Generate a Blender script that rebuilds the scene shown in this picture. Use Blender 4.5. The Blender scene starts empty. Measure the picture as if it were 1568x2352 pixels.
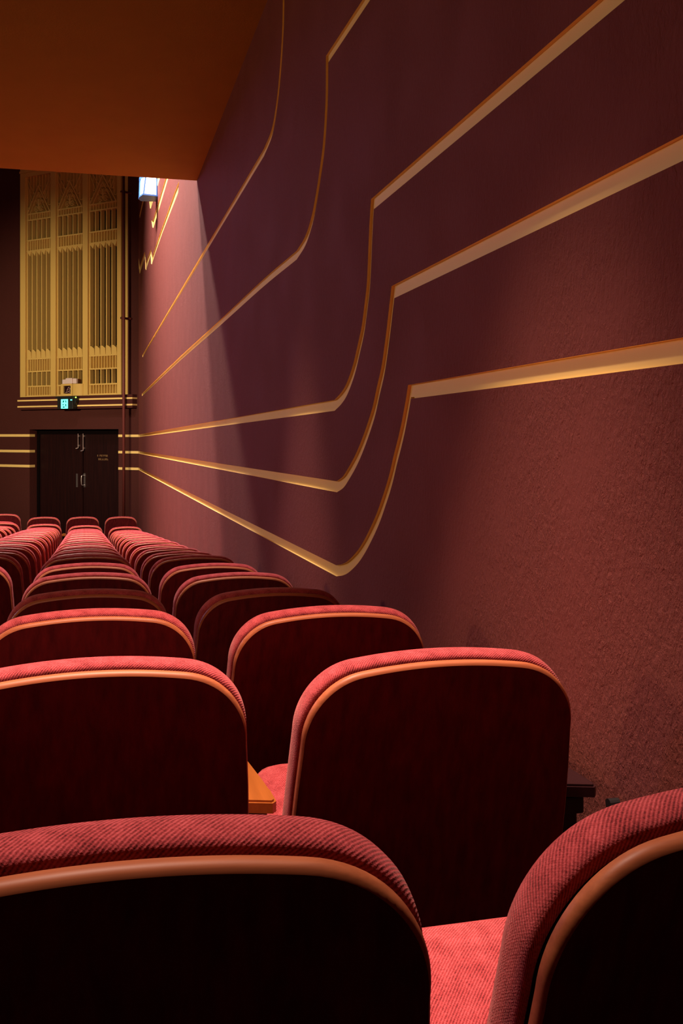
import bpy, bmesh, math, random
from mathutils import Vector, Matrix
from mathutils.geometry import delaunay_2d_cdt

# ---------------------------------------------------------------- camera, world, lights, exposure
S = bpy.context.scene
COL = S.collection
TH = 0.2528                       # the lens looks this far to the right of the rows' direction
F = 2287.0                        # focal length in pixels of the 1568 x 2352 frame
HZ = 1000.0                       # row of the horizon in that frame
cd = bpy.data.cameras.new('camera')
cd.lens = 36.0 * F / 2352.0
cd.sensor_width = 36.0
cd.shift_y = (HZ - 1176.0) / 2352.0
cd.clip_start = 0.05
cam = bpy.data.objects.new('camera', cd)
cam.rotation_euler = (math.pi / 2, 0, -TH)
COL.objects.link(cam)
S.camera = cam
S.view_settings.view_transform = 'Standard'
S.view_settings.look = 'None'
S.view_settings.gamma = 1.0
S.view_settings.use_curve_mapping = False
S.view_settings.exposure = 0.0

W = bpy.data.worlds.new('world')
S.world = W
W.use_nodes = True
bgn = W.node_tree.nodes['Background']
bgn.inputs[0].default_value = (0.50, 0.26, 0.34, 1)
bgn.inputs[1].default_value = 0.05

def lamp(name, typ, loc, energy, color, target=None, **kw):
    l = bpy.data.lights.new(name, typ)
    l.energy = energy
    l.color = color
    for k, v in kw.items():
        setattr(l, k, v)
    o = bpy.data.objects.new(name, l)
    o.location = loc
    if target is not None:
        d = Vector(target) - Vector(loc)
        o.rotation_euler = d.to_track_quat('-Z', 'Y').to_euler()
    COL.objects.link(o)
    return o

WARM = (1.0, 0.72, 0.50)
PINK = (1.0, 0.80, 0.72)
# downlights sunk in the low ceiling (behind and above the frame's edge)
for x_, y_, e_, sz in ((0.00, 1.15, 290, 0.84), (-1.25, 1.30, 190, 0.92), (0.28, 4.28, 330, 0.72), (-0.85, 4.28, 300, 0.66)):
    lamp('ceiling_downlight_lamp', 'SPOT', (x_, y_, 2.22), e_, ((1.0, 0.76, 0.62) if y_ < 2 else PINK), (x_ * 1.0 + (0.06 if y_ < 2 and x_ > 0 else 0), y_, -1.2), spot_size=sz, spot_blend=(1.0 if y_ < 2 else 0.7), shadow_soft_size=0.06)
lamp('ceiling_downlight_lamp', 'SPOT', (0.16, 1.78, 2.22), 600, (1.0, 0.70, 0.54), (0.24, 1.82, -1.0), spot_size=0.82, spot_blend=0.8, shadow_soft_size=0.06)  # extra spot added to brighten the lower side wall
# house lights high in the hall beyond the edge of the low ceiling
lamp('hall_house_lamp', 'AREA', (-0.5, 10.9, 6.6), 600, PINK, (-0.5, 9.6, -1.6), shape='DISK', size=0.6, spread=2.2)
lamp('hall_house_lamp', 'AREA', (-1.1, 13.4, 6.6), 600, PINK, (-0.8, 10.6, -1.6), shape='DISK', size=0.6, spread=2.2)
# spot on the hall side of the low ceiling's underside, thrown on the end wall and the grille
lamp('end_wall_spot_lamp', 'SPOT', (-6.5, 8.2, 1.95), 4300, (1.0, 0.78, 0.52), (-0.9, 19.0, 0.9), spot_size=0.60, spot_blend=1.0, shadow_soft_size=0.06)
# lamp near the rear wall that reaches the backs of the rows further on
lamp('rear_spot_lamp', 'SPOT', (-0.7, -0.9, 2.1), 140, (1.0, 0.72, 0.48), (-0.1, 3.6, -0.7), spot_size=0.42, spot_blend=0.8, shadow_soft_size=0.05)
# purple wash crossing the hall from the far left
lamp('hall_purple_lamp', 'AREA', (-7.5, 13.0, 2.8), 46, (0.66, 0.42, 1.0), (0.93, 6.5, 0.6), shape='DISK', size=1.2, spread=1.6)
# warm fill light added from the left, no lamp known there
lamp('warm_fill_lamp', 'AREA', (-8.6, 5.0, 1.3), 140, (1.0, 0.70, 0.42), (0.93, 3.0, 0.3), shape='DISK', size=1.0)

# ---------------------------------------------------------------- materials
def mat(name, base, rough=0.6, spec=0.3, metal=0.0, emit=None, estr=0.0):
    m = bpy.data.materials.new(name)
    m.use_nodes = True
    b = m.node_tree.nodes['Principled BSDF']
    b.inputs['Base Color'].default_value = (*base, 1)
    b.inputs['Roughness'].default_value = rough
    b.inputs['Specular IOR Level'].default_value = spec
    b.inputs['Metallic'].default_value = metal
    if emit:
        b.inputs['Emission Color'].default_value = (*emit, 1)
        b.inputs['Emission Strength'].default_value = estr
    return m

class NT:
    def __init__(s, m):
        s.m = m; s.t = m.node_tree; s.b = s.t.nodes['Principled BSDF']
    def n(s, typ, **kw):
        x = s.t.nodes.new(typ)
        for k, v in kw.items():
            if k.startswith('i_'):
                x.inputs[k[2:].replace('_', ' ')].default_value = v
            else:
                setattr(x, k, v)
        return x
    def l(s, a, b): s.t.links.new(a, b)

def mat_plaster(name, base, amp=1.0, world=False):
    m = mat(name, base, 0.78, 0.28)
    t = NT(m)
    tc = t.n('ShaderNodeTexCoord')
    mp = t.n('ShaderNodeMapping'); t.l(tc.outputs['Object'], mp.inputs[0])
    # trowelled, flaky plaster: distorted strokes of several sizes
    n0 = t.n('ShaderNodeTexNoise', i_Scale=55.0, i_Detail=3.0); t.l(mp.outputs[0], n0.inputs['Vector'])
    mx = t.n('ShaderNodeVectorMath', operation='MULTIPLY_ADD')
    mx.inputs[1].default_value = (0.016, 0.016, 0.016)
    t.l(n0.outputs['Color'], mx.inputs[0]); t.l(mp.outputs[0], mx.inputs[2])
    st = t.n('ShaderNodeMapping'); st.inputs['Rotation'].default_value = (0.7, 0, 0); st.inputs['Scale'].default_value = (1, 1.0, 0.45)
    t.l(mx.outputs[0], st.inputs[0])
    n1 = t.n('ShaderNodeTexNoise', i_Scale=140.0, i_Detail=5.0, i_Roughness=0.65); t.l(st.outputs[0], n1.inputs['Vector'])
    st2 = t.n('ShaderNodeMapping'); st2.inputs['Rotation'].default_value = (-0.8, 0, 0); st2.inputs['Scale'].default_value = (1, 1.0, 0.4)
    t.l(mx.outputs[0], st2.inputs[0])
    n2 = t.n('ShaderNodeTexNoise', i_Scale=85.0, i_Detail=4.0, i_Roughness=0.6); t.l(st2.outputs[0], n2.inputs['Vector'])
    r1 = t.n('ShaderNodeValToRGB'); r1.color_ramp.elements[0].position = 0.40; r1.color_ramp.elements[1].position = 0.66
    t.l(n1.outputs[0], r1.inputs[0])
    r2 = t.n('ShaderNodeValToRGB'); r2.color_ramp.elements[0].position = 0.42; r2.color_ramp.elements[1].position = 0.62
    t.l(n2.outputs[0], r2.inputs[0])
    ad = t.n('ShaderNodeMath', operation='ADD'); t.l(r1.outputs[0], ad.inputs[0]); t.l(r2.outputs[0], ad.inputs[1])
    big = t.n('ShaderNodeTexNoise', i_Scale=3.2, i_Detail=3.0); t.l(mp.outputs[0], big.inputs['Vector'])
    rb = t.n('ShaderNodeMapRange'); rb.inputs[1].default_value = 0.35; rb.inputs[2].default_value = 0.65; rb.inputs[3].default_value = 0.25; rb.inputs[4].default_value = 1.0
    t.l(big.outputs[0], rb.inputs[0])
    ml = t.n('ShaderNodeMath', operation='MULTIPLY'); t.l(ad.outputs[0], ml.inputs[0]); t.l(rb.outputs[0], ml.inputs[1])
    bp = t.n('ShaderNodeBump', i_Strength=0.9, i_Distance=0.0024 * amp); t.l(ml.outputs[0], bp.inputs['Height'])
    t.l(bp.outputs[0], t.b.inputs['Normal'])
    cr = t.n('ShaderNodeMix', data_type='RGBA'); cr.inputs[6].default_value = (*[c * 0.90 for c in base], 1); cr.inputs[7].default_value = (*[min(1, c * 1.10) for c in base], 1)
    t.l(big.outputs[0], cr.inputs[0]); t.l(cr.outputs[2], t.b.inputs['Base Color'])
    return m

def mat_fabric():
    m = mat('red_twill_fabric', (0.55, 0.07, 0.075), 0.9, 0.12)
    t = NT(m)
    t.b.inputs['Sheen Weight'].default_value = 0.25
    t.b.inputs['Sheen Roughness'].default_value = 0.5
    t.b.inputs['Sheen Tint'].default_value = (1, 0.55, 0.5, 1)
    tc = t.n('ShaderNodeTexCoord')
    dn = t.n('ShaderNodeTexNoise', i_Scale=90.0, i_Detail=1.0); t.l(tc.outputs['Object'], dn.inputs['Vector'])
    dm = t.n('ShaderNodeVectorMath', operation='MULTIPLY_ADD'); dm.inputs[1].default_value = (0.0009,) * 3
    t.l(dn.outputs['Color'], dm.inputs[0]); t.l(tc.outputs['UV'], dm.inputs[2])
    def wave(vec, period):
        d = t.n('ShaderNodeVectorMath', operation='DOT_PRODUCT'); d.inputs[1].default_value = vec
        t.l(dm.outputs[0], d.inputs[0])
        k = t.n('ShaderNodeMath', operation='MULTIPLY'); k.inputs[1].default_value = 2 * math.pi / period; t.l(d.outputs['Value'], k.inputs[0])
        s = t.n('ShaderNodeMath', operation='SINE'); t.l(k.outputs[0], s.inputs[0])
        r = t.n('ShaderNodeMapRange'); r.inputs[1].default_value = -1; r.inputs[2].default_value = 1; t.l(s.outputs[0], r.inputs[0])
        return r
    w1 = wave((0.75, 0.66, 0.0), 0.0034)      # the twill ribs
    w2 = wave((-0.75, 0.66, 0.0), 0.0023)       # the cross threads
    sp = t.n('ShaderNodeTexNoise', i_Scale=420.0, i_Detail=2.0, i_Roughness=0.7); t.l(tc.outputs['Object'], sp.inputs['Vector'])
    md = t.n('ShaderNodeTexNoise', i_Scale=42.0, i_Detail=3.0, i_Roughness=0.6); t.l(tc.outputs['Object'], md.inputs['Vector'])
    a = t.n('ShaderNodeMath', operation='MULTIPLY_ADD'); a.inputs[1].default_value = 0.52; t.l(w1.outputs[0], a.inputs[0])
    b_ = t.n('ShaderNodeMath', operation='MULTIPLY'); b_.inputs[1].default_value = 0.10; t.l(w2.outputs[0], b_.inputs[0])
    t.l(b_.outputs[0], a.inputs[2])
    c = t.n('ShaderNodeMath', operation='MULTIPLY_ADD'); c.inputs[1].default_value = 1.1; t.l(sp.outputs[0], c.inputs[0]); t.l(a.outputs[0], c.inputs[2])
    e = t.n('ShaderNodeMath', operation='MULTIPLY_ADD'); e.inputs[1].default_value = 0.9; t.l(md.outputs[0], e.inputs[0]); t.l(c.outputs[0], e.inputs[2])
    r = t.n('ShaderNodeValToRGB')
    el = r.color_ramp.elements
    el[0].position = 0.32; el[0].color = (0.10, 0.009, 0.012, 1)
    el[1].position = 0.80; el[1].color = (0.74, 0.130, 0.145, 1)
    mid = el.new(0.56); mid.color = (0.47, 0.058, 0.065, 1)
    sc = t.n('ShaderNodeMath', operation='MULTIPLY'); sc.inputs[1].default_value = 0.425; t.l(e.outputs[0], sc.inputs[0])
    t.l(sc.outputs[0], r.inputs[0]); t.l(r.outputs[0], t.b.inputs['Base Color'])
    bp = t.n('ShaderNodeBump', i_Strength=0.7, i_Distance=0.0009); t.l(c.outputs[0], bp.inputs['Height']); t.l(bp.outputs[0], t.b.inputs['Normal'])
    return m

def mat_wood(name, dark, light, rough=0.35, spec=0.4, scale=1.0, axis=2, coat=0.0):
    m = mat(name, dark, rough, spec)
    t = NT(m)
    t.b.inputs['Coat Weight'].default_value = coat
    tc = t.n('ShaderNodeTexCoord'); mp = t.n('ShaderNodeMapping')
    sc = [38.0 * scale] * 3; sc[axis] = 2.0 * scale
    mp.inputs['Scale'].default_value = sc
    t.l(tc.outputs['Object'], mp.inputs[0])
    n = t.n('ShaderNodeTexNoise', i_Scale=1.6, i_Detail=5.0, i_Roughness=0.65); t.l(mp.outputs[0], n.inputs['Vector'])
    r = t.n('ShaderNodeValToRGB')
    r.color_ramp.elements[0].position = 0.33; r.color_ramp.elements[0].color = (*dark, 1)
    r.color_ramp.elements[1].position = 0.70; r.color_ramp.elements[1].color = (*light, 1)
    t.l(n.outputs[0], r.inputs[0]); t.l(r.outputs[0], t.b.inputs['Base Color'])
    return m

M = {}
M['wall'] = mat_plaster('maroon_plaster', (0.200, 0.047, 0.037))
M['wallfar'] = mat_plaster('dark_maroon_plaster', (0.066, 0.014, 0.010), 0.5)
M['gold'] = mat('gold_paint', (0.93, 0.68, 0.23), 0.55, 0.3)
M['goldgrille'] = mat('ochre_gold_paint', (0.68, 0.47, 0.13), 0.6, 0.25)
M['ceil'] = mat_plaster('ochre_ceiling_paint', (0.50, 0.29, 0.030), 0.15)
M['carpet'] = mat('dark_red_carpet', (0.05, 0.008, 0.010), 0.95, 0.1)
M['fabric'] = mat_fabric()
M['panel'] = mat_wood('dark_mahogany_veneer', (0.085, 0.0060, 0.008), (0.165, 0.013, 0.014), 0.5, 0.25, coat=0.0)
M['edge'] = mat_wood('plywood_edge', (0.34, 0.085, 0.032), (0.54, 0.155, 0.060), 0.48, 0.32, axis=0)
M['arm'] = mat_wood('orange_beech', (0.29, 0.080, 0.012), (0.38, 0.11, 0.019), 0.4, 0.4, axis=1)
M['armshade'] = mat_wood('shaded_armrest_wood', (0.022, 0.004, 0.006), (0.035, 0.007, 0.008), 0.5, 0.3, axis=1)  # armrest wood with the wall-end shadow put into its colour
M['iron'] = mat('black_iron', (0.012, 0.008, 0.009), 0.5, 0.4)
M['black'] = mat('black_backing_and_gap_shade', (0.004, 0.002, 0.002), 0.9, 0.05)
M['door'] = mat_wood('dark_door_veneer', (0.010, 0.0018, 0.002), (0.020, 0.0035, 0.003), 0.45, 0.3, 0.4)
M['chrome'] = mat('brushed_steel', (0.55, 0.50, 0.48), 0.3, 0.5, 0.9)
M['brass'] = mat('dull_brass', (0.30, 0.17, 0.07), 0.5, 0.5, 0.4)
M['pipe'] = mat('maroon_painted_pipe', (0.16, 0.038, 0.032), 0.5, 0.35)
M['white'] = mat('white_plastic', (0.75, 0.62, 0.58), 0.5, 0.4)
M['blackplastic'] = mat('black_plastic', (0.015, 0.017, 0.017), 0.45, 0.4)
M['blue'] = mat('blue_lantern_metal', (0.08, 0.25, 0.80), 0.4, 0.5)
M['lampglass'] = mat('lit_lantern_glass', (1, 1, 1), 0.4, 0.3, emit=(1.0, 0.97, 0.95), estr=4.0)
M['cyan'] = mat('lit_exit_panel', (0.2, 0.9, 0.8), 0.5, 0.3, emit=(0.10, 1.0, 0.80), estr=1.8)
M['cyandark'] = mat('exit_pictogram_green', (0.0, 0.12, 0.10), 0.6, 0.2, emit=(0.0, 0.20, 0.16), estr=0.6)
M['led'] = mat('green_led', (0.5, 0.9, 0.1), 0.5, 0.3, emit=(0.55, 1.0, 0.12), estr=2.0)
M['screen'] = mat('dark_glass', (0.02, 0.006, 0.008), 0.2, 0.5)
M['scratch'] = mat('pale_grille_wire', (0.35, 0.22, 0.20), 0.5, 0.3)

# ---------------------------------------------------------------- mesh helpers
def tagit(o, label=None, cat=None, group=None, kind=None):
    if label: o['label'] = label
    if cat: o['category'] = cat
    if group: o['group'] = group
    if kind: o['kind'] = kind
    return o

def obj(name, bm, material, parent=None, smooth=False, recalc=True):
    if recalc:
        bmesh.ops.recalc_face_normals(bm, faces=bm.faces)
    me = bpy.data.meshes.new(name)
    bm.to_mesh(me); bm.free()
    ms = material if isinstance(material, (list, tuple)) else [material]
    for x in ms: me.materials.append(x)
    if smooth:
        for p in me.polygons: p.use_smooth = True
    o = bpy.data.objects.new(name, me)
    COL.objects.link(o)
    if parent: o.parent = parent
    return o

def empty(name, loc=(0, 0, 0), rz=0.0, **kw):
    o = bpy.data.objects.new(name, None)
    o.location = loc; o.rotation_euler = (0, 0, rz)
    COL.objects.link(o)
    return tagit(o, **kw)

def add_box(bm, x0, x1, y0, y1, z0, z1, bev=0.0):
    vs = [bm.verts.new((x, y, z)) for x in (x0, x1) for y in (y0, y1) for z in (z0, z1)]
    q = [(0, 1, 3, 2), (4, 6, 7, 5), (0, 4, 5, 1), (2, 3, 7, 6), (0, 2, 6, 4), (1, 5, 7, 3)]
    fs = [bm.faces.new([vs[i] for i in f]) for f in q]
    if bev > 0:
        es = list({e for f in fs for e in f.edges})
        bmesh.ops.bevel(bm, geom=es, offset=bev, segments=2, profile=0.5, affect='EDGES')

def add_prism(bm, pts, y0, y1, mapf=lambda a, b, y: (a, y, b)):
    """closed 2D outline (a, b) extruded from y0 to y1"""
    A = [bm.verts.new(mapf(a, b, y0)) for a, b in pts]
    B = [bm.verts.new(mapf(a, b, y1)) for a, b in pts]
    n = len(pts)
    bm.faces.new(A); bm.faces.new(B[::-1])
    for i in range(n):
        bm.faces.new((A[i], A[(i + 1) % n], B[(i + 1) % n], B[i]))

def band(pts, w, closed=False):
    """outline of a 2D polyline of width w, mitred; returned as left and right lists"""
    P = [Vector(p) for p in pts]
    n = len(P); L = []; R = []
    for i in range(n):
        if closed:
            a = P[i] - P[i - 1]; b = P[(i + 1) % n] - P[i]
        else:
            a = P[i] - P[i - 1] if i > 0 else P[1] - P[0]
            b = P[i + 1] - P[i] if i < n - 1 else P[-1] - P[-2]
        a.normalize(); b.normalize()
        na = Vector((-a.y, a.x)); nb = Vector((-b.y, b.x))
        m = na + nb
        if m.length < 1e-4: m = na.copy()
        m.normalize()
        k = min(1.0 / max(m.dot(na), 0.25), 3.5)
        L.append(P[i] + m * (w / 2 * k)); R.append(P[i] - m * (w / 2 * k))
    return L, R

def add_band(bm, pts, w, y0, y1, closed=False):
    """a flat bar following a 2D polyline in x and z, with its depth from y0 to y1"""
    L, R = band(pts, w, closed)
    n = len(pts)
    V = [[bm.verts.new((p.x, y, p.y)) for p in X] for X, y in ((L, y0), (R, y0), (L, y1), (R, y1))]
    m = n if closed else n - 1
    for i in range(m):
        j = (i + 1) % n
        bm.faces.new((V[0][i], V[0][j], V[1][j], V[1][i]))
        bm.faces.new((V[2][i], V[3][i], V[3][j], V[2][j]))
        bm.faces.new((V[0][i], V[2][i], V[2][j], V[0][j]))
        bm.faces.new((V[1][i], V[1][j], V[3][j], V[3][i]))
    if not closed:
        for i in (0, n - 1):
            bm.faces.new((V[0][i], V[1][i], V[3][i], V[2][i]))

def add_tube(bm, pts, r, seg=12):
    P = [Vector(p) for p in pts]; rings = []
    for i, p in enumerate(P):
        d = (P[min(i + 1, len(P) - 1)] - P[max(i - 1, 0)]).normalized()
        u = d.orthogonal().normalized() if i == 0 else (rings_u - d * rings_u.dot(d)).normalized()
        rings_u = u
        v = d.cross(u)
        rings.append([bm.verts.new(p + (u * math.cos(2 * math.pi * k / seg) + v * math.sin(2 * math.pi * k / seg)) * r) for k in range(seg)])
    for a, b in zip(rings, rings[1:]):
        for k in range(seg):
            bm.faces.new((a[k], a[(k + 1) % seg], b[(k + 1) % seg], b[k]))
    bm.faces.new(rings[0][::-1]); bm.faces.new(rings[-1])

def catmull(pts, sub=6):
    out = []
    P = [Vector(p) for p in pts]
    n = len(P)
    if n < 3: return [tuple(p) for p in P]
    for i in range(n - 1):
        p0 = P[i - 1] if i else P[0] * 2 - P[1]
        p3 = P[i + 2] if i + 2 < n else P[-1] * 2 - P[-2]
        for k in range(sub):
            t = k / sub
            out.append(tuple(0.5 * ((2 * P[i]) + (P[i + 1] - p0) * t + (2 * p0 - 5 * P[i] + 4 * P[i + 1] - p3) * t * t + (3 * P[i] - p0 - 3 * P[i + 1] + p3) * t ** 3)))
    out.append(tuple(P[-1]))
    return out

def new(): return bmesh.new()
CT, ST = math.cos(TH), math.sin(TH)

# ================================================================ SETTING
XW = 0.93                # face of the right-hand wall
YF = 17.90               # where it meets the splayed end wall
ZTOP = 6.6
def wall_pt(px, py):
    phi = TH + math.atan((px - 784) / F)
    y = XW / math.tan(phi)
    d = y * CT + XW * ST
    return (y, (HZ - py) * d / F)

# the grooves that run over the wall, each a list of smooth pieces that meet in corners
stripe_px = [
    # top left: drops, then sweeps down towards the end wall
    ([[(653, -230), (651, 0), (649, 80), (643, 170), (635, 245), (624, 305), (606, 350)], [(606, 350), (327, 818)]], 0.040),
    ([[(990, -226), (751, 136)], [(751, 136), (750, 230), (744, 330), (735, 400), (726, 457), (716, 507), (701, 553), (681, 586)], [(681, 586), (600, 654), (500, 746), (400, 836), (326, 907)]], 0.040),
    ([[(1720, -272), (1402, 1), (855, 469)], [(855, 469), (852, 515), (850, 563), (848, 610), (845.5, 658), (840, 706), (833, 758), (824, 800), (812, 850), (797, 892), (784, 914), (768, 931)], [(768, 931), (318.6, 1001)]], 0.042),
    ([[(2080, 80), (1568, 339), (902, 671)], [(902, 671), (898, 706), (892, 758), (886.6, 800), (879, 851), (867.5, 902), (858.6, 943), (846, 984), (830.5, 1027), (815, 1062), (798, 1092), (787, 1108), (773, 1118)], [(773, 1118), (318.6, 1039)]], 0.042),
    ([[(2080, 722), (1568, 805), (940, 900)], [(940, 900), (936, 925), (931, 953), (925, 984), (917, 1019), (907, 1058), (897, 1101), (884, 1144), (866, 1195), (843, 1244), (823, 1277), (802.5, 1299), (788, 1308), (772, 1311)], [(772, 1311), (318.6, 1077)]], 0.042),
]
DEP = 0.010
outlines = []
for pieces, w in stripe_px:
    cl = []
    for pc in pieces:
        q = [wall_pt(*p) for p in pc]
        q = catmull(q, 5) if len(q) > 4 else q
        cl += q if not cl else q[1:]
    L, R = band(cl, w)
    outlines.append([Vector((min(p.x, YF - 0.003), p.y)) for p in L + R[::-1]])

# the zigzag and the bars near the far end, traced in a finer frame
for poly in ([(965, 318), (947, 545), (905, 660), (640, 1335), (480, 1790), (425, 1975), (410, 1970), (400, 1790), (308, 2095), (292, 2060), (286, 1835), (180, 2172), (166, 2060), (160, 1860), (180, 2030), (285, 1725), (303, 1945), (405, 1675), (432, 1825), (560, 1440), (880, 530)],
             [(560, 100), (630, 100), (405, 858), (388, 858), (372, 715), (420, 600)],
             [(740, 110), (795, 110), (458, 1245), (438, 1245), (416, 1100), (445, 1105)],
             [(282, 500), (312, 500), (197, 990), (182, 1060), (176, 1000)]):
    outlines.append([Vector((min(y_, YF - 0.003), z_)) for y_, z_ in (wall_pt(300 + a_ / 8.711, 380 + b_ / 8.711) for a_, b_ in poly)])

def inside(p, poly):
    c = False; n = len(poly); j = n - 1
    for i in range(n):
        a, b = poly[i], poly[j]
        if (a.y > p.y) != (b.y > p.y) and p.x < (b.x - a.x) * (p.y - a.y) / (b.y - a.y) + a.x: c = not c
        j = i
    return c

Y0W, Z0W = -1.6, -2.7
vs = [Vector((Y0W, Z0W)), Vector((YF, Z0W)), Vector((YF, ZTOP)), Vector((Y0W, ZTOP))]
es = [(0, 1), (1, 2), (2, 3), (3, 0)]
for o in outlines:
    k = len(vs); vs += o
    es += [(k + i, k + (i + 1) % len(o)) for i in range(len(o))]
rv, re_, rf, _, _, _ = delaunay_2d_cdt(vs, es, [], 1, 1e-5)
bw = new()
wv = [bw.verts.new((XW, v.x, v.y)) for v in rv]
grooves = [new() for _ in outlines]
gv = [dict() for _ in outlines]
for f in rf:
    c = sum((rv[i] for i in f), Vector((0, 0))) / len(f)
    hit = next((k for k, o in enumerate(outlines) if inside(c, o)), None)
    if hit is None:
        bw.faces.new([wv[i] for i in f])
    else:
        d = gv[hit]
        for i in f:
            if i not in d: d[i] = grooves[hit].verts.new((XW + DEP, rv[i].x, rv[i].y))
        grooves[hit].faces.new([d[i] for i in f])
# the wall's body behind its face
add_box(bw, XW + DEP + 0.001, XW + 0.35, Y0W, YF + 0.25, Z0W, ZTOP)
wall_right = obj('wall_right', bw, M['wall'], recalc=False)
tagit(wall_right, kind='structure')
for p in wall_right.data.polygons:
    pass
for k, g in enumerate(grooves):
    # the groove's side faces
    bnd = [e for e in g.edges if len(e.link_faces) == 1]
    for e in bnd:
        a, b = e.verts
        q = [g.verts.new((XW, v.co.y, v.co.z)) for v in (a, b)]
        g.faces.new((a, b, q[1], q[0]))
    bmesh.ops.remove_doubles(g, verts=g.verts, dist=1e-5)
    tagit(obj('trim_%d' % (k + 1), g, M['gold']), kind='structure')
# face normals towards the room
def face_to_room(me, nx):
    b = bmesh.new(); b.from_mesh(me)
    for f in b.faces:
        if abs(f.calc_center_median().x - XW) < 1e-4 and f.normal.x * nx < 0: f.normal_flip()
    b.to_mesh(me); b.free()
face_to_room(wall_right.data, -1)

# rows: cushion-top heights by distance
ROWY = [0.66] + [1.52 + 0.76 * i for i in range(18)]
ROWZ = [-0.292, -0.360, -0.413, -0.482, -0.534, -0.592, -0.642, -0.708, -0.768, -0.828, -0.880, -0.938, -0.993, -1.048, -1.103, -1.160, -1.222, -1.277, -1.298]
SEATH = 0.905
def tilt(y): return 0.014 + 0.0012 * max(y, 0)      # the rows rise a little away from the wall
def floor_z(x, y):
    ys = [-3.0] + ROWY + [20.0, 40.0]
    zs = [0.02] + ROWZ + [-1.298, -1.298]
    z = zs[-1]
    for i in range(len(ys) - 1):
        if y <= ys[i + 1]:
            t = max(0, (y - ys[i]) / (ys[i + 1] - ys[i])); z = zs[i] + (zs[i + 1] - zs[i]) * t; break
    k = min(max((0.57 - x) / 0.56, -1), 8)
    fade = 1.0 if y < 15.0 else max(0.0, 1 - (y - 15.0) / 2.0)
    return z - SEATH + k * tilt(y) * fade
bf = new()
xs = [XW + 0.02, 0.57] + [0.57 - 0.56 * k for k in range(1, 15)]
yy = [-1.6, -0.5] + ROWY + [15.0, 15.8, 17.0, 18.0, 22, 26]
G = [[bf.verts.new((x, y, floor_z(x, y))) for x in xs] for y in yy]
for i in range(len(yy) - 1):
    for j in range(len(xs) - 1):
        bf.faces.new((G[i][j], G[i][j + 1], G[i + 1][j + 1], G[i + 1][j]))
floor = obj('floor', bf, M['carpet'])
tagit(floor, kind='structure')

# low ceiling under the balcony: slopes a little down towards the hall, with its front edge at YC
YC = 8.53
bc = new()
def cz(y): return 2.172 - 0.0325 * (y - YC) * 1.0
XL = -9.0
for (za, zb) in ((0.0, 0.55),):
    v = [bc.verts.new(p) for p in [(XL, -1.6, cz(-1.6)), (XW + 0.0, -1.6, cz(-1.6)), (XW + 0.0, YC, cz(YC)), (XL, YC, cz(YC)),
                                   (XL, -1.6, cz(-1.6) + zb), (XW, -1.6, cz(-1.6) + zb), (XW, YC, cz(YC) + zb), (XL, YC, cz(YC) + zb)]]
    for f in ((0, 1, 2, 3), (7, 6, 5, 4), (0, 4, 5, 1), (1, 5, 6, 2), (2, 6, 7, 3), (3, 7, 4, 0)):
        bc.faces.new([v[i] for i in f])
tagit(obj('ceiling', bc, M['ceil']), kind='structure')

# rear and left walls of the hall
bb = new(); add_box(bb, XL, XW + 0.35, -1.9, -1.6, -2.7, ZTOP)
tagit(obj('wall_back', bb, M['wall']), kind='structure')
bb = new(); add_box(bb, XL - 0.3, XL, -1.9, 26.0, -2.7, ZTOP)
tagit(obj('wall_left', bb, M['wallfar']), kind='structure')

# ---------------------------------------------------------------- splayed end wall; local x runs to the right, local y away
PHI = math.atan2(-0.696, 0.7187)
ca, sa = math.cos(PHI), math.sin(PHI)
ORG = Vector((XW, YF, 0))
def far(px, py=HZ, off=0.0):
    """point of the end wall's plane (shifted by off away from the room) seen at a pixel: local x and z"""
    t = (px - 784) / F
    D = Vector((ST + t * CT, CT - t * ST, (HZ - py) / F))
    ex = Vector((ca, sa, 0)); ey = Vector((-sa, ca, 0))
    s = (ORG.dot(ey) + off) / D.dot(ey)
    P = D * s - ORG
    return P.dot(ex), (D * s).z
def fx(px, off=0.0): return far(px, HZ, off)[0]
def fz(px, py, off=0.0): return far(px, py, off)[1]

dL, dR = fx(68), fx(272)
dT = fz(170, 986)
gL, gR = fx(49), fx(281)
gB, gT = 0.705, 5.15
def farwall(name, boxes, m, kind='structure', parent=None):
    b = new()
    for bx in boxes: add_box(b, *bx)
    o = obj(name, b, m, parent)
    if not parent:
        o.location = ORG; o.rotation_euler = (0, 0, PHI)
        tagit(o, kind=kind)
    return o
WT = 0.32
ZB = -2.7
farwall('wall_front', [
    (-11.0, dL, 0, WT, ZB, dT), (dR, 0.0, 0, WT, ZB, dT),
    (-11.0, 0.0, 0, WT, dT, gB),
    (-11.0, gL, 0, WT, gB, ZTOP), (gR, 0.0, 0, WT, gB, ZTOP), (gL, gR, 0, WT, gT, ZTOP),
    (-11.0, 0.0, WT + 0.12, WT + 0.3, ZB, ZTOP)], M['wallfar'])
# pale edge of the wall beside the grille
farwall('trim_20', [(fx(288), fx(294), -0.012, 0.0, gB, 4.62)], M['goldgrille'])
# three gold lines on the end wall, left and right of the door, turning into the doorway
zl = []
for k, (yr, yl) in enumerate(((1001, 1000), (1039, 1035.5), (1077, 1069))):
    zr = fz(318, yr)
    farwall('trim_%d' % (21 + k), [(dR, -0.001, -0.006, 0.0, zr - 0.022, zr + 0.022)], M['gold'])
    za = fz(0, yl + 0.2)
    farwall('trim_%d' % (24 + k), [(-9.0, dL, -0.006, 0.0, za - 0.024, za + 0.024), (dL, dL + 0.005, -0.006, 0.13, za - 0.024, za + 0.024)], M['gold'])

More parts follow.
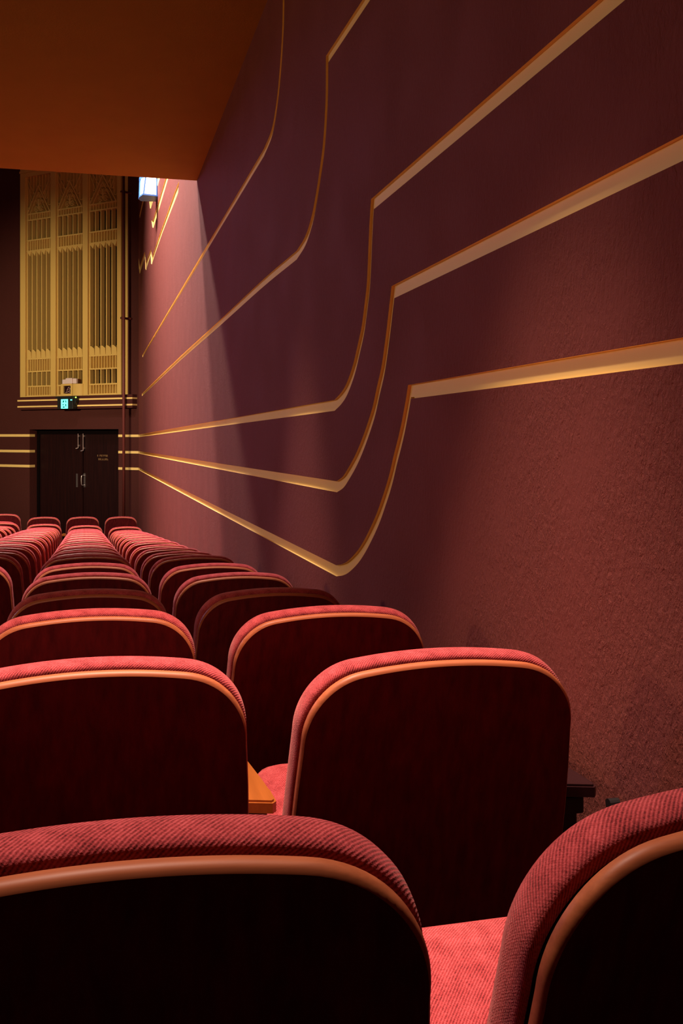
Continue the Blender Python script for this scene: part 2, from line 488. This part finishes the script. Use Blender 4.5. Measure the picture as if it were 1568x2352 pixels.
# double door set back in its opening
door = empty('door_1', ORG, PHI, kind='structure')
def child(name, parent, m, boxes, bev=0.0):
    b = new()
    for bx in boxes: add_box(b, *bx, bev=bev)
    return obj(name, b, m, parent)
DY = 0.20
fl = floor_z(-0.2, 18.0)
child('door_frame', door, M['black'], [(dL, dL + 0.07, DY - 0.02, WT, fl, dT), (dR - 0.03, dR, DY - 0.02, WT, fl, dT), (dL, dR, DY - 0.02, WT, dT - 0.09, dT)])
cxm = fx(191, DY)
lf = child('door_leaf', door, M['door'], [(dL + 0.07, cxm - 0.012, DY, DY + 0.045, fl, dT - 0.09)])
rf_ = child('door_leaf', door, M['door'], [(cxm + 0.012, dR - 0.03, DY, DY + 0.045, fl, dT - 0.09)])
def bolt(parent, px, y0, y1):
    x = fx(px, DY - 0.04); z0 = fz(px, y1, DY - 0.04); z1 = fz(px, y0, DY - 0.04)
    b = new(); add_tube(b, [(x, DY - 0.035, z0), (x, DY - 0.035, z1)], 0.012, 10)
    add_box(b, x - 0.02, x + 0.02, DY - 0.035, DY, z0 + 0.03, z0 + 0.06); add_box(b, x - 0.02, x + 0.02, DY - 0.035, DY, z1 - 0.06, z1 - 0.03)
    add_tube(b, [(x, DY - 0.04, z0), (x - 0.03, DY - 0.07, z0 - 0.01)], 0.012, 8)
    obj('door_bolt', b, M['chrome'], parent)
bolt(lf, 179, 996, 1029); bolt(rf_, 190.5, 996, 1035)
x = fx(193.5, DY - 0.01)
hp = child('handle_plate', rf_, M['chrome'], [(x - 0.022, x + 0.022, DY - 0.008, DY, fz(193, 1119, DY), fz(193, 1087, DY))])
b = new(); za, zb_ = fz(189, 1114, DY), fz(189, 1092, DY)
add_tube(b, catmull([(x - 0.0, DY, za), (x - 0.005, DY - 0.06, za), (x - 0.01, DY - 0.075, za + 0.03), (x - 0.01, DY - 0.075, zb_ - 0.03), (x - 0.005, DY - 0.06, zb_), (x, DY, zb_)], 4), 0.010, 10)
obj('pull_handle', b, M['chrome'], rf_, smooth=True)
x2 = fx(177, DY)
child('lock_plate', lf, M['chrome'], [(x2 - 0.02, x2 + 0.02, DY - 0.006, DY, fz(178, 1119, DY), fz(178, 1088, DY))])
# the worn two-line notice on the right leaf, whose letters cannot be read
b = new()
z1a = fz(236, 1044.5, DY); lx0, lx1 = fx(223.5, DY), fx(248, DY)
random.seed(4)
n1 = 9; st_ = (lx1 - lx0) / n1
for i in range(n1):
    if i == 1: continue
    xa = lx0 + i * st_
    add_box(b, xa, xa + st_ * 0.22, DY - 0.003, DY, z1a - 0.035, z1a)
    add_box(b, xa, xa + st_ * 0.7, DY - 0.003, DY, z1a - random.choice([0.035, 0.018, 0.008]), z1a - 0.0)
z2a = z1a - 0.065; lx0b, lx1b = fx(226, DY), fx(249, DY); st_ = (lx1b - lx0b) / 8
for i in range(8):
    xa = lx0b + i * st_
    add_box(b, xa, xa + st_ * 0.22, DY - 0.003, DY, z2a - 0.035, z2a)
    add_box(b, xa, xa + st_ * 0.7, DY - 0.003, DY, z2a - 0.035, z2a - random.choice([0.0, 0.026, 0.017]))
obj('notice_letters', b, M['brass'], rf_)

# ---------------------------------------------------------------- the gold organ grille
gr = empty('organ_grille', ORG, PHI, label='tall gold fretwork organ grille with three bays of slats above the double door', cat='grille')
GY0 = -0.02
def gz(px, py): return fz(px, py, GY0)
post_px = [(49, 61), (118.5, 130.5), (192, 204), (271, 280.5)]
posts = []
for a, c in post_px:
    xa, xc = fx(a), fx(c)
    posts.append((xa, xc))
    b = new(); add_box(b, xa, xc, -0.035, 0.16, gB, gT, bev=0.008)
    add_box(b, xc, xc + 0.018, 0.01, 0.14, gB, gT); add_box(b, xa - 0.018, xa, 0.01, 0.14, gB, gT)
    obj('frame_post', b, M['goldgrille'], gr)
child('base_rail', gr, M['goldgrille'], [(gL, gR, -0.03, 0.16, gB, gB + 0.035)])
child('top_rail', gr, M['goldgrille'], [(gL, gR, -0.03, 0.16, 4.90, gT), (gL, gR, -0.05, 0.16, 4.98, 5.02)])
child('backing_board', gr, M['black'], [(gL, gR, 0.30, WT + 0.02, gB, gT)])
Zr = dict(A=4.19, B=4.075, C=3.69, D=3.49, E=3.42, Fz=1.585, G=1.475, H=1.205, I=0.925, J=0.745)
def circ(cx, cz_, r, a0=0, a1=360, n=14):
    return [(cx + r * math.cos(math.radians(a0 + (a1 - a0) * i / n)), cz_ + r * math.sin(math.radians(a0 + (a1 - a0) * i / n))) for i in range(n + 1)]
for bay in range(3):
    xa = posts[bay][1] + 0.018; xb = posts[bay + 1][0] - 0.018
    w = xb - xa; cx = (xa + xb) / 2
    R = {k: v for k, v in Zr.items()}
    # slats, five to the bay, in three tiers
    def slat(x, z0, z1, d=0.082):
        child('slat', gr, M['goldgrille'], [(x - 0.011, x + 0.011, -0.005, 0.005 + d, z0, z1)])
    xsl = [xa + w * (i + 0.0) / 5 + 0.010 for i in range(5)]
    for x in xsl:
        slat(x, R['G'], R['D']); slat(x, R['C'], R['B']); slat(x, R['I'], R['H'])
    # rails with their small balusters
    def rail(zs, z_lo, z_hi, nb, back=True):
        b = new()
        for z in zs: add_box(b, xa, xb, -0.015, 0.05, z - 0.013, z + 0.013)
        for i in range(nb):
            x = xa + w * (i + 0.5) / nb
            add_box(b, x - 0.008, x + 0.008, -0.008, 0.055, z_lo, z_hi)
        if back: add_box(b, xa, xb, 0.055, 0.065, z_lo, z_hi)
        obj('baluster_rail', b, M['goldgrille'], gr)
    rail((R['A'], R['B']), R['B'], R['A'], 10)
    rail((R['C'], R['D']), R['D'], R['C'], 10)
    rail((R['G'] - 0.03, R['H']), R['H'], R['G'] - 0.03, 10)
    rail((R['I'], R['J']), R['J'], R['I'], 10)
    # pointed drops below the middle rail and notched blocks above the lower one
    b = new()
    for i in range(5):
        x0 = xa + w * i / 5 + 0.012; x1 = xa + w * (i + 1) / 5 - 0.004
        add_prism(b, [(x0, R['D'] - 0.01), (x1, R['D'] - 0.01), ((x0 + x1) / 2 + 0.02, R['E'] - 0.03)], -0.012, 0.09)
    obj('pointed_drop', b, M['goldgrille'], gr)
    b = new()
    for i in range(5):
        x0 = xa + w * i / 5 + 0.008; x1 = xa + w * (i + 1) / 5 - 0.012
        add_prism(b, [(x0, R['G'] - 0.03), (x1 + 0.012, R['G'] - 0.03), (x1, R['Fz'] - 0.01), (x0 + 0.05, R['Fz'] + 0.035), (x0, R['Fz'] + 0.035)], -0.014, 0.08)
    obj('notched_block', b, M['goldgrille'], gr)
    # fretted head: stepped hanging arcs, steep double chevron, scrolls
    apex = 4.70; zA = R['A']; top = 4.90
    b = new()
    add_box(b, xa, xb, 0.09, 0.105, zA, top)
    for i in range(1, 8):
        x = xa + w * i / 8
        rel = abs(x - cx) / (w / 2)
        zc = apex - (apex - zA) * rel + 0.02
        add_box(b, x - 0.006, x + 0.006, 0.0, 0.09, zc, top)
    for i in range(8):
        x0 = xa + w * i / 8; x1 = xa + w * (i + 1) / 8; xm = (x0 + x1) / 2
        rel = abs(xm - cx) / (w / 2)
        zc = min(apex - (apex - zA) * rel + 0.10, top - 0.02)
        add_band(b, circ(xm, zc, w / 16, 180, 360, 8), 0.010, -0.002, 0.09)
    for s in (-1, 1):
        add_band(b, [(cx + s * w * 0.5, top - 0.03), (cx + s * w * 0.17, apex - 0.16)], 0.012, -0.004, 0.09)
        add_band(b, [(cx + s * w * 0.5, top - 0.13), (cx + s * w * 0.28, apex - 0.24)], 0.012, -0.004, 0.09)
    obj('hanging_arcs', b, M['goldgrille'], gr)
    b = new()
    add_band(b, [(xa + 0.01, zA), (cx, apex), (xb - 0.01, zA)], 0.020, -0.02, 0.09)
    add_band(b, [(xa + 0.09, zA), (cx, apex - 0.13), (xb - 0.09, zA)], 0.014, -0.02, 0.09)
    obj('chevron', b, M['goldgrille'], gr)
    b = new()
    for s in (-1, 1):
        add_band(b, circ(cx + s * 0.062, zA + 0.085, 0.045, 0, 330, 14), 0.014, -0.012, 0.09)
        add_band(b, circ(cx + s * 0.062, zA + 0.085, 0.020, 40, 360, 8), 0.012, -0.012, 0.09)
        add_band(b, circ(cx + s * 0.085, zA + 0.20, 0.040, -40, 250, 12), 0.014, -0.012, 0.09)
        add_band(b, circ(cx + s * 0.040, zA + 0.315, 0.026, -60, 230, 10), 0.012, -0.012, 0.09)
        add_band(b, [(cx, zA + 0.14), (cx + s * 0.045, zA + 0.19), (cx + s * 0.03, zA + 0.27)], 0.012, -0.012, 0.09)
    add_band(b, circ(cx, zA + 0.37, 0.022, 0, 360, 10)[:-1], 0.012, -0.012, 0.09, closed=True)
    add_prism(b, [(cx - 0.02, zA + 0.14), (cx, zA + 0.05), (cx + 0.02, zA + 0.14), (cx + 0.014, zA + 0.26), (cx - 0.014, zA + 0.26)], -0.014, 0.09)
    obj('scroll_ornament', b, M['goldgrille'], gr)

# ledge with two gold lines under the grille
ledge = empty('grille_ledge', ORG, PHI, label='maroon ledge with two thin gold lines under the organ grille', cat='ledge')
LO = -0.12
lL, lR = fx(41, LO), fx(304, LO)
zt, zb2 = fz(170, 909, LO), fz(170, 939, LO)
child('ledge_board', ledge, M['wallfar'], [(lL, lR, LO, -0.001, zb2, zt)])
for yy_ in (917.5, 932):
    z = fz(170, yy_, LO)
    child('gold_line', ledge, M['gold'], [(lL - 0.004, lR + 0.004, LO - 0.008, 0.0, z - 0.014, z + 0.014)])

# cabinet with a dark square screen on the ledge, a white emergency light on top
cab = empty('small_gold_cabinet', ORG, PHI, label='small gold box with a dark square window standing on the ledge before the grille', cat='box')
O2 = -0.10
X = lambda p: fx(p, O2)
Z = lambda p, q: fz(p, q, O2)
zc0, zc1 = zt, Z(155, 881.5)
b = new(); x0, x1, x2_, x3 = X(140), X(145.5), X(162), X(165.5)
add_box(b, x0, x1, O2, -0.036, zc0, zc1); add_box(b, x2_, x3, O2, -0.036, zc0, zc1)
add_box(b, x1, x2_, O2, -0.036, zc0, Z(155, 904)); add_box(b, x1, x2_, O2, -0.036, Z(155, 886), zc1)
obj('cabinet_frame', b, M['goldgrille'], cab)
child('dark_window', cab, M['screen'], [(x1, x2_, O2 + 0.025, -0.036, Z(155, 904), Z(155, 886))])
b = new(); za, zb_ = Z(155, 903), Z(155, 888)
for pts in ([(0.30, 0.05), (0.55, 0.85), (0.75, 0.95)], [(0.15, 0.1), (0.5, 0.15), (0.6, 0.3)], [(0.62, 0.95), (0.8, 0.6), (0.92, 0.8)], [(0.62, 0.2), (0.78, 0.55), (0.7, 0.1), (0.95, 0.15)], [(0.35, 0.5), (0.62, 0.6)]):
    add_band(b, [(x1 + (x2_ - x1) * u, za + (zb_ - za) * v) for u, v in pts], 0.010, O2 + 0.018, O2 + 0.024)
obj('wire_pattern', b, M['scratch'], cab)
b = new(); xr = X(185.5)
prof = [(x3, -0.036)] + [(x3 + 0.004, O2 + 0.01)] + [(x3 + (xr - x3) * (0.5 - 0.5 * math.cos(a)), O2 + 0.01 - 0.02 * math.sin(a) + 0.05 * (0.5 - 0.5 * math.cos(a)) ** 3) for a in [math.pi * i / 8 for i in range(1, 9)]] + [(xr, -0.036)]
add_prism(b, prof, zc0, zc1 - 0.004, mapf=lambda a, c, z: (a, c, z))
obj('curved_side', b, M['goldgrille'], cab)
em = empty('emergency_light', ORG, PHI, label='small pale double-headed emergency light on top of the gold box', cat='light')
child('light_head', em, M['white'], [(X(141.5), X(151), O2 + 0.01, -0.04, zc1, Z(146, 871.5))], 0.008)
child('light_body', em, M['white'], [(X(151), X(166), O2 - 0.01, -0.04, zc1, Z(158, 868.3))], 0.010)
child('light_head', em, M['white'], [(X(166), X(174), O2 + 0.01, -0.04, zc1, Z(170, 869))], 0.008)

# exit sign hanging in front of the ledge
O3 = -0.24
ex = empty('exit_sign', ORG, PHI, label='black exit sign box glowing cyan with a running figure below the grille', cat='sign')
X = lambda p: fx(p, O3)
Z = lambda p, q: fz(p, q, O3)
b = new()
add_box(b, X(131.5), X(167), O3, LO - 0.009, Z(150, 939.5), Z(150, 914), bev=0.004)
add_box(b, X(129), X(169), O3 - 0.02, LO - 0.009, Z(150, 914), Z(150, 910.5))
obj('sign_housing', b, M['blackplastic'], ex)
b = new(); add_prism(b, [(X(167), Z(167, 911)), (X(172), Z(172, 911)), (X(171), Z(171, 922)), (X(167), Z(167, 932))], O3 + 0.04, LO - 0.009)
obj('mounting_bracket', b, M['blackplastic'], ex)
px0, px1, pz0, pz1 = X(140.5), X(156), Z(148, 938.4), Z(148, 917)
pan = child('lit_panel', ex, M['cyan'], [(px0, px1, O3 - 0.006, O3, pz0, pz1)])
U = lambda u, v: (px0 + (px1 - px0) * u, pz0 + (pz1 - pz0) * v)
b = new()
for poly in ([(0.28, 0.60), (0.28, 0.86), (0.50, 0.86), (0.50, 0.78), (0.40, 0.66)], [(0.62, 0.86), (0.78, 0.86), (0.78, 0.62), (0.70, 0.60), (0.68, 0.72)],
             [(0.26, 0.32), (0.26, 0.50), (0.40, 0.48), (0.38, 0.36)], [(0.60, 0.50), (0.78, 0.46), (0.78, 0.14), (0.66, 0.30)], [(0.28, 0.08), (0.28, 0.22), (0.54, 0.22), (0.58, 0.10)]):
    add_prism(b, [U(*p) for p in poly], O3 - 0.009, O3 - 0.006)
obj('running_figure_pictogram', b, M['cyandark'], pan)
child('cyan_indicator', ex, M['cyan'], [(X(162), X(165.5), O3 - 0.006, O3, Z(163, 919.8), Z(163, 917.4))])
b = new(); bmesh.ops.create_icosphere(b, subdivisions=2, radius=0.014, matrix=Matrix.Translation((X(171.3), O3 + 0.03, Z(171, 912.5))))
obj('status_led', b, M['led'], ex, smooth=True)

# painted pipe beside the grille, with two branches to the corner
pp = empty('wall_pipe', ORG, PHI, label='thin maroon pipe running up the end wall to the right of the grille', cat='pipe')
O4 = -0.19
xp = fx(284.2, O4)
b = new(); add_tube(b, [(xp, O4, fl - 0.0), (xp, O4, fz(284, 437, O4))], 0.026, 14); obj('vertical_pipe', b, M['pipe'], pp, smooth=True)
for yb in (439, 730):
    z = fz(284, yb, O4)
    b = new(); add_tube(b, [(xp, O4, z), (-0.24, O4, z), (-0.16, -0.03, z), (-0.16, 0.0, z)], 0.019, 12); obj('branch_pipe', b, M['pipe'], pp, smooth=True)

# ---------------------------------------------------------------- blue lantern on the side wall
ln = empty('wall_lantern', (XW, 13.4, 3.25), 0, label='glowing white lantern with a blue metal frame high on the side wall', cat='wall lamp')
base = ln.location
def LP(x, y, z): return Vector((x - base[0], y - base[1], z - base[2]))
zb_l, zt_l = 3.145, 3.365
plan_b = [(XW, 13.22), (0.748, 13.18), (0.708, 13.34), (0.708, 13.42), (0.748, 13.52), (XW, 13.50)]
plan_t = [(XW, 13.22), (0.775, 13.18), (0.715, 13.34), (0.715, 13.42), (0.775, 13.52), (XW, 13.50)]
b = new()
def ring_l(plan, z, grow): return [b.verts.new(LP(x - grow * (x < XW), y + grow * (1 if y > 13.4 else -1), z)) for x, y in plan]
for plan, z0_, z1_, g in ((plan_b, zb_l - 0.020, zb_l, 0.012), (plan_t, zt_l, zt_l + 0.03, 0.012)):
    A = ring_l(plan, z0_, g); B = ring_l(plan, z1_, g)
    b.faces.new(A); b.faces.new(B[::-1])
    for i in range(6): b.faces.new((A[i], A[(i + 1) % 6], B[(i + 1) % 6], B[i]))
for (p, q) in zip(plan_b, plan_t):
    add_tube(b, [LP(min(p[0], XW - 0.01), p[1], zb_l), LP(min(q[0], XW - 0.01), q[1], zt_l)], 0.010, 6)
obj('lantern_frame', b, M['blue'], ln)
b = new()
A = ring_l(plan_b, zb_l, -0.004); B = ring_l(plan_t, zt_l, -0.004)
b.faces.new(A); b.faces.new(B[::-1])
for i in range(6): b.faces.new((A[i], A[(i + 1) % 6], B[(i + 1) % 6], B[i]))
obj('lantern_glass', b, M['lampglass'], ln)

# small dark bumper on the wall beside the second row
b = new()
wy, wz = wall_pt(1419, 1822)
add_tube(b, [(XW, wy, wz - 0.018), (XW - 0.02, wy, wz - 0.018)], 0.010, 14)
add_tube(b, [(XW, wy, wz - 0.03), (XW - 0.008, wy, wz - 0.03)], 0.013, 14)
tagit(obj('wall_bumper', b, M['iron']), label='tiny dark knob fixed low on the side wall beside the second row of seats', cat='knob')

# ================================================================ CHAIRS
REC = math.tan(math.radians(14.5))
ZP = 0.893               # top of the wooden back
def outline(off, ztop=ZP, zbot=0.36, crown=0.009, hw=0.236, rc=0.098):
    """outline of the back seen from behind, grown by off; closed, (x, z)"""
    sd = off * 0.40                      # less is seen of the rim along the sides
    zt_ = ztop + off
    def half(z):
        k = max(0.0, (ZP - rc) - z)
        return hw + sd + min(k, 0.22) * 0.052
    right = []
    n = 18
    x_c = hw + sd - rc
    for i in range(n + 1):
        a = math.radians(90 * i / n)
        ex_ = 2 / 2.2
        x = x_c + rc * math.cos(a) ** ex_
        right.append((x, zt_ - rc - 0.0 + rc * math.sin(a) ** ex_ - crown * (x / x_c) ** 2))
    topn = 17
    tops = [(x_c * (1 - 2 * i / topn), 0) for i in range(1, topn)]
    zz = lambda x: zt_ - crown * (x / x_c) ** 2
    lower = [(half(z), z) for z in (zbot + 0.03, 0.45, 0.54, 0.62, 0.69)]
    lower[0] = (lower[0][0] - 0.012, lower[0][1] - 0.02)
    R_ = [(half(zbot) - 0.05, zbot)] + lower + right
    pts = R_ + [(x, zz(x)) for x, _ in tops] + [(-x, z) for x, z in reversed(R_)]
    return pts
def rec(x, y, z): return (x, y + (ZP - z) * REC + 0.018 * (1 - (x / 0.24) ** 2), z)
def rings(bm, specs, cap0=True, cap1=True, **kw):
    RR = []
    for off, y in specs:
        RR.append([bm.verts.new(rec(x, y, z)) for x, z in outline(off, **kw)])
    n = len(RR[0])
    uvl = bm.loops.layers.uv.verify()
    big_ = max(RR, key=lambda r: abs(r[1].co.x))
    U = [0.0]
    for i in range(n): U.append(U[-1] + (big_[(i + 1) % n].co - big_[i].co).length)
    V = [0.0]
    k_ = n // 2
    for a, b_ in zip(RR, RR[1:]): V.append(V[-1] + (b_[k_].co - a[k_].co).length)
    for q_, (a, b_) in enumerate(zip(RR, RR[1:])):
        for i in range(n):
            f = bm.faces.new((a[i], a[(i + 1) % n], b_[(i + 1) % n], b_[i]))
            for lp, uv in zip(f.loops, ((U[i], V[q_]), (U[i + 1], V[q_]), (U[i + 1], V[q_ + 1]), (U[i], V[q_ + 1]))): lp[uvl].uv = uv
    def cap(ring, spec):
        # a grid across the sheet keeps its bend smooth
        off, y = spec
        P = outline(off, **kw); n = len(P); K = 12; rows_ = []
        for i in range(n // 2):
            j = n - 1 - i
            (xa, za), (xb, zb) = P[i], P[j]
            mid = [bm.verts.new(rec(xa + (xb - xa) * t / K, y, za + (zb - za) * t / K)) for t in range(1, K)]
            rows_.append([ring[i]] + mid + [ring[j]])
        for r0, r1 in zip(rows_, rows_[1:]):
            for t in range(K):
                f = bm.faces.new((r0[t], r0[t + 1], r1[t + 1], r1[t]))
                for lp in f.loops: lp[uvl].uv = (lp.vert.co.x, lp.vert.co.z)
        if n % 2:
            l = rows_[-1]; bm.faces.new(l + [ring[n // 2]])
    if cap0: cap(RR[0], specs[0])
    if cap1: cap(RR[-1], specs[-1])
    return RR

def shade_auto(o, ang=35):
    me = o.data
    for p in me.polygons: p.use_smooth = True
    b = bmesh.new(); b.from_mesh(me)
    for e in b.edges:
        if len(e.link_faces) == 2 and e.calc_face_angle(0) > math.radians(ang): e.smooth = False
    b.to_mesh(me); b.free()
    return o

def make_chair():
    root = empty('theatre_seat', (0, 0, 0))
    b = new(); rings(b, [(-0.0075, 0.0), (-0.0075, 0.0135)])
    shade_auto(obj('back_panel', b, M['panel'], root))
    b = new(); rings(b, [(-0.0074, 0.0), (-0.0040, 0.0018), (-0.0010, 0.0055), (0.0, 0.0105), (0.0, 0.0150), (-0.0080, 0.0160)], False, False)
    shade_auto(obj('panel_edge', b, M['edge'], root), 60)
    b = new(); rings(b, [(-0.03, 0.0272), (-0.006, 0.0272), (0.0, 0.0276), (0.0045, 0.0304), (0.0078, 0.036), (0.0100, 0.046), (0.0112, 0.056), (0.0102, 0.067), (0.004, 0.077), (-0.012, 0.085), (-0.04, 0.091), (-0.08, 0.094)], zbot=0.42)
    shade_auto(obj('back_cushion', b, M['fabric'], root), 60)
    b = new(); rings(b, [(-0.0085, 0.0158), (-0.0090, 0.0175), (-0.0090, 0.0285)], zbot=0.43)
    obj('gap_shade_strip', b, M['black'], root)  # black strip painted in as the shadow line between rim and cushion
    # half-raised seat cushion: rounded slab turned about its rear edge
    b = new()
    hw = 0.236
    def sec(inset, zo): return inset, zo
    prof = [(0.050, -0.050), (0.022, -0.046), (0.006, -0.034), (0.0, -0.014), (0.004, 0.008), (0.018, 0.024), (0.045, 0.035), (0.10, 0.041)]
    RR = []
    for ins, zo in prof:
        ring = []
        rr = max(0.045 - ins * 0.3, 0.02)
        x_, y0_, y1_ = hw - ins, 0.0 + ins, 0.43 - ins
        for cx_, cy_, a0 in ((x_ - rr, y1_ - rr, 0), (-x_ + rr, y1_ - rr, 90), (-x_ + rr, y0_ + rr, 180), (x_ - rr, y0_ + rr, 270)):
            for i in range(6):
                a = math.radians(a0 + 18 * i)
                ring.append((cx_ + rr * math.cos(a), cy_ + rr * math.sin(a), zo))
        RR.append(ring)
    ang = math.radians(25); cA, sA = math.cos(ang), math.sin(ang)
    def T(p): return (p[0], 0.155 + p[1] * cA - p[2] * sA, 0.385 + p[1] * sA + p[2] * cA)
    RV = [[b.verts.new(T(p)) for p in r] for r in RR]
    n = len(RV[0])
    for a, c in zip(RV, RV[1:]):
        for i in range(n): b.faces.new((a[i], a[(i + 1) % n], c[(i + 1) % n], c[i]))
    b.faces.new(RV[0]); b.faces.new(RV[-1])
    uvl = b.loops.layers.uv.verify()
    for f in b.faces:
        for lp in f.loops:
            c_ = lp.vert.co
            lp[uvl].uv = (-c_.x, c_.y * cA + c_.z * sA - 0.6 * (c_.z * cA - c_.y * sA))
    shade_auto(obj('seat_cushion', b, M['fabric'], root), 60)
    # seat pan
    b = new(); pts = [(0.03, -0.052), (0.40, -0.052), (0.39, -0.066), (0.04, -0.066)]
    A = [b.verts.new(T((-0.205, y, z))) for y, z in pts]; B = [b.verts.new(T((0.205, y, z))) for y, z in pts]
    b.faces.new(A); b.faces.new(B[::-1])
    for i in range(4): b.faces.new((A[i], A[(i + 1) % 4], B[(i + 1) % 4], B[i]))
    obj('seat_pan', b, M['panel'], root)
    return root

def arm_and_stand(root, xc, mt, hwid=0.022):
    # armrest board, wider towards its front, on an upright that stands on the floor
    b = new()
    o_ = [(-0.030, 0.225), (0.028, 0.205), (0.036, 0.215), (0.036, 0.275), (0.026, 0.32), (0.022, 0.50), (0.0, 0.515), (-0.022, 0.50), (-0.026, 0.32), (-0.036, 0.285), (-0.036, 0.235)]
    add_prism(b, [(xc + x, y) for x, y in o_], 0.602, 0.624, mapf=lambda a, c, z: (a, c, z - (c - 0.1) * 0.02))
    ed = [e for e in b.edges if abs(e.verts[0].co.z - e.verts[1].co.z) < 0.012 and min(e.verts[0].co.z, e.verts[1].co.z) > 0.605]
    bmesh.ops.bevel(b, geom=ed, offset=0.004, segments=2, affect='EDGES')
    shade_auto(obj('armrest', b, mt, root), 30)
    b = new()
    add_box(b, xc - 0.018, xc + 0.018, 0.25, 0.44, 0.02, 0.56, bev=0.004)
    add_box(b, xc - 0.024, xc + 0.024, 0.235, 0.49, 0.56, 0.592, bev=0.004)
    add_box(b, xc - 0.022, xc + 0.022, 0.20, 0.48, 0.0, 0.02)
    obj('side_upright', b, M['iron'], root)

proto = make_chair()
arm_and_stand(proto, -0.280, M['arm'])

def copy_tree(o, parent=None):
    c = o.copy(); COL.objects.link(c); c.parent = parent
    for ch in list(o.children): copy_tree(ch, c)
    return c

ORD = ['first', 'second', 'third', 'fourth', 'fifth', 'sixth', 'seventh', 'eighth', 'ninth', 'tenth', 'eleventh', 'twelfth', 'thirteenth', 'fourteenth', 'fifteenth', 'sixteenth', 'seventeenth', 'eighteenth', 'nineteenth', 'twentieth']
COLW = ['first from the wall', 'second from the wall', 'third from the wall', 'fourth from the wall', 'fifth from the wall']
used = False
def place(x, y, ztop, label, scale=1.0, dark=False):
    global used
    c = proto if not used else copy_tree(proto)
    used = True
    c.location = (x, y, ztop - SEATH * 1.0)
    c.scale = (scale, scale, scale)
    if scale != 1.0: c.location.z = ztop - SEATH * scale
    tagit(c, label, 'seat', 'red upholstered theatre seats in rows')
    return c
XC = 0.573; PITCH = 0.560
ends = []
for r, (y, zt_) in enumerate(zip(ROWY, ROWZ)):
    for k in range(5):
        x = XC - PITCH * k
        edge = x + 0.24
        if k > 0 and edge < -0.0775 * (y + 0.1): continue
        z = zt_ + k * tilt(y)
        if r == 0: note = 'nearest the camera'
        elif r == 18: note = 'just behind the front row'
        else: note = 'from the camera'
        c = place(x, y, z, 'red theatre seat, %s in the %s row %s' % (COLW[k], ORD[r] if r else 'very', note) if r else 'red theatre seat, %s in the row %s' % (COLW[k], note))
        if k == 0: ends.append((c, z - SEATH))
# front row beyond a gap, a little wider apart
Yl = 16.3
for k, (z, x) in enumerate(((-1.302, 0.572), (-1.292, -0.022), (-1.283, -0.616), (-1.225, -1.215))):
    c = place(x, Yl, z, 'red theatre seat in the front row nearest the far door, %s' % COLW[k], 1.05)
    if k == 0: ends.append((c, z - SEATH * 1.05))
place(-1.20, 15.35, -1.262, 'red theatre seat alone between the last two rows, at the left edge', 1.0)

# armrest stands that close each row at the wall
b0 = None
for i, (c, zf) in enumerate(ends):
    if b0 is None:
        e = empty('end_armrest_stand'); arm_and_stand(e, 0.0, M['armshade'], 0.024); b0 = e
    else:
        e = copy_tree(b0)
    e.location = (c.location.x + 0.290 * c.scale[0], c.location.y - 0.10, zf + 0.012)
    w_ = 'front row nearest the far door' if i == len(ends) - 1 else '%s row counted from the camera' % ORD[i]
    tagit(e, 'shade-darkened armrest at the wall end of the %s' % w_, 'armrest', 'shade-darkened wall-end armrests of the seat rows')
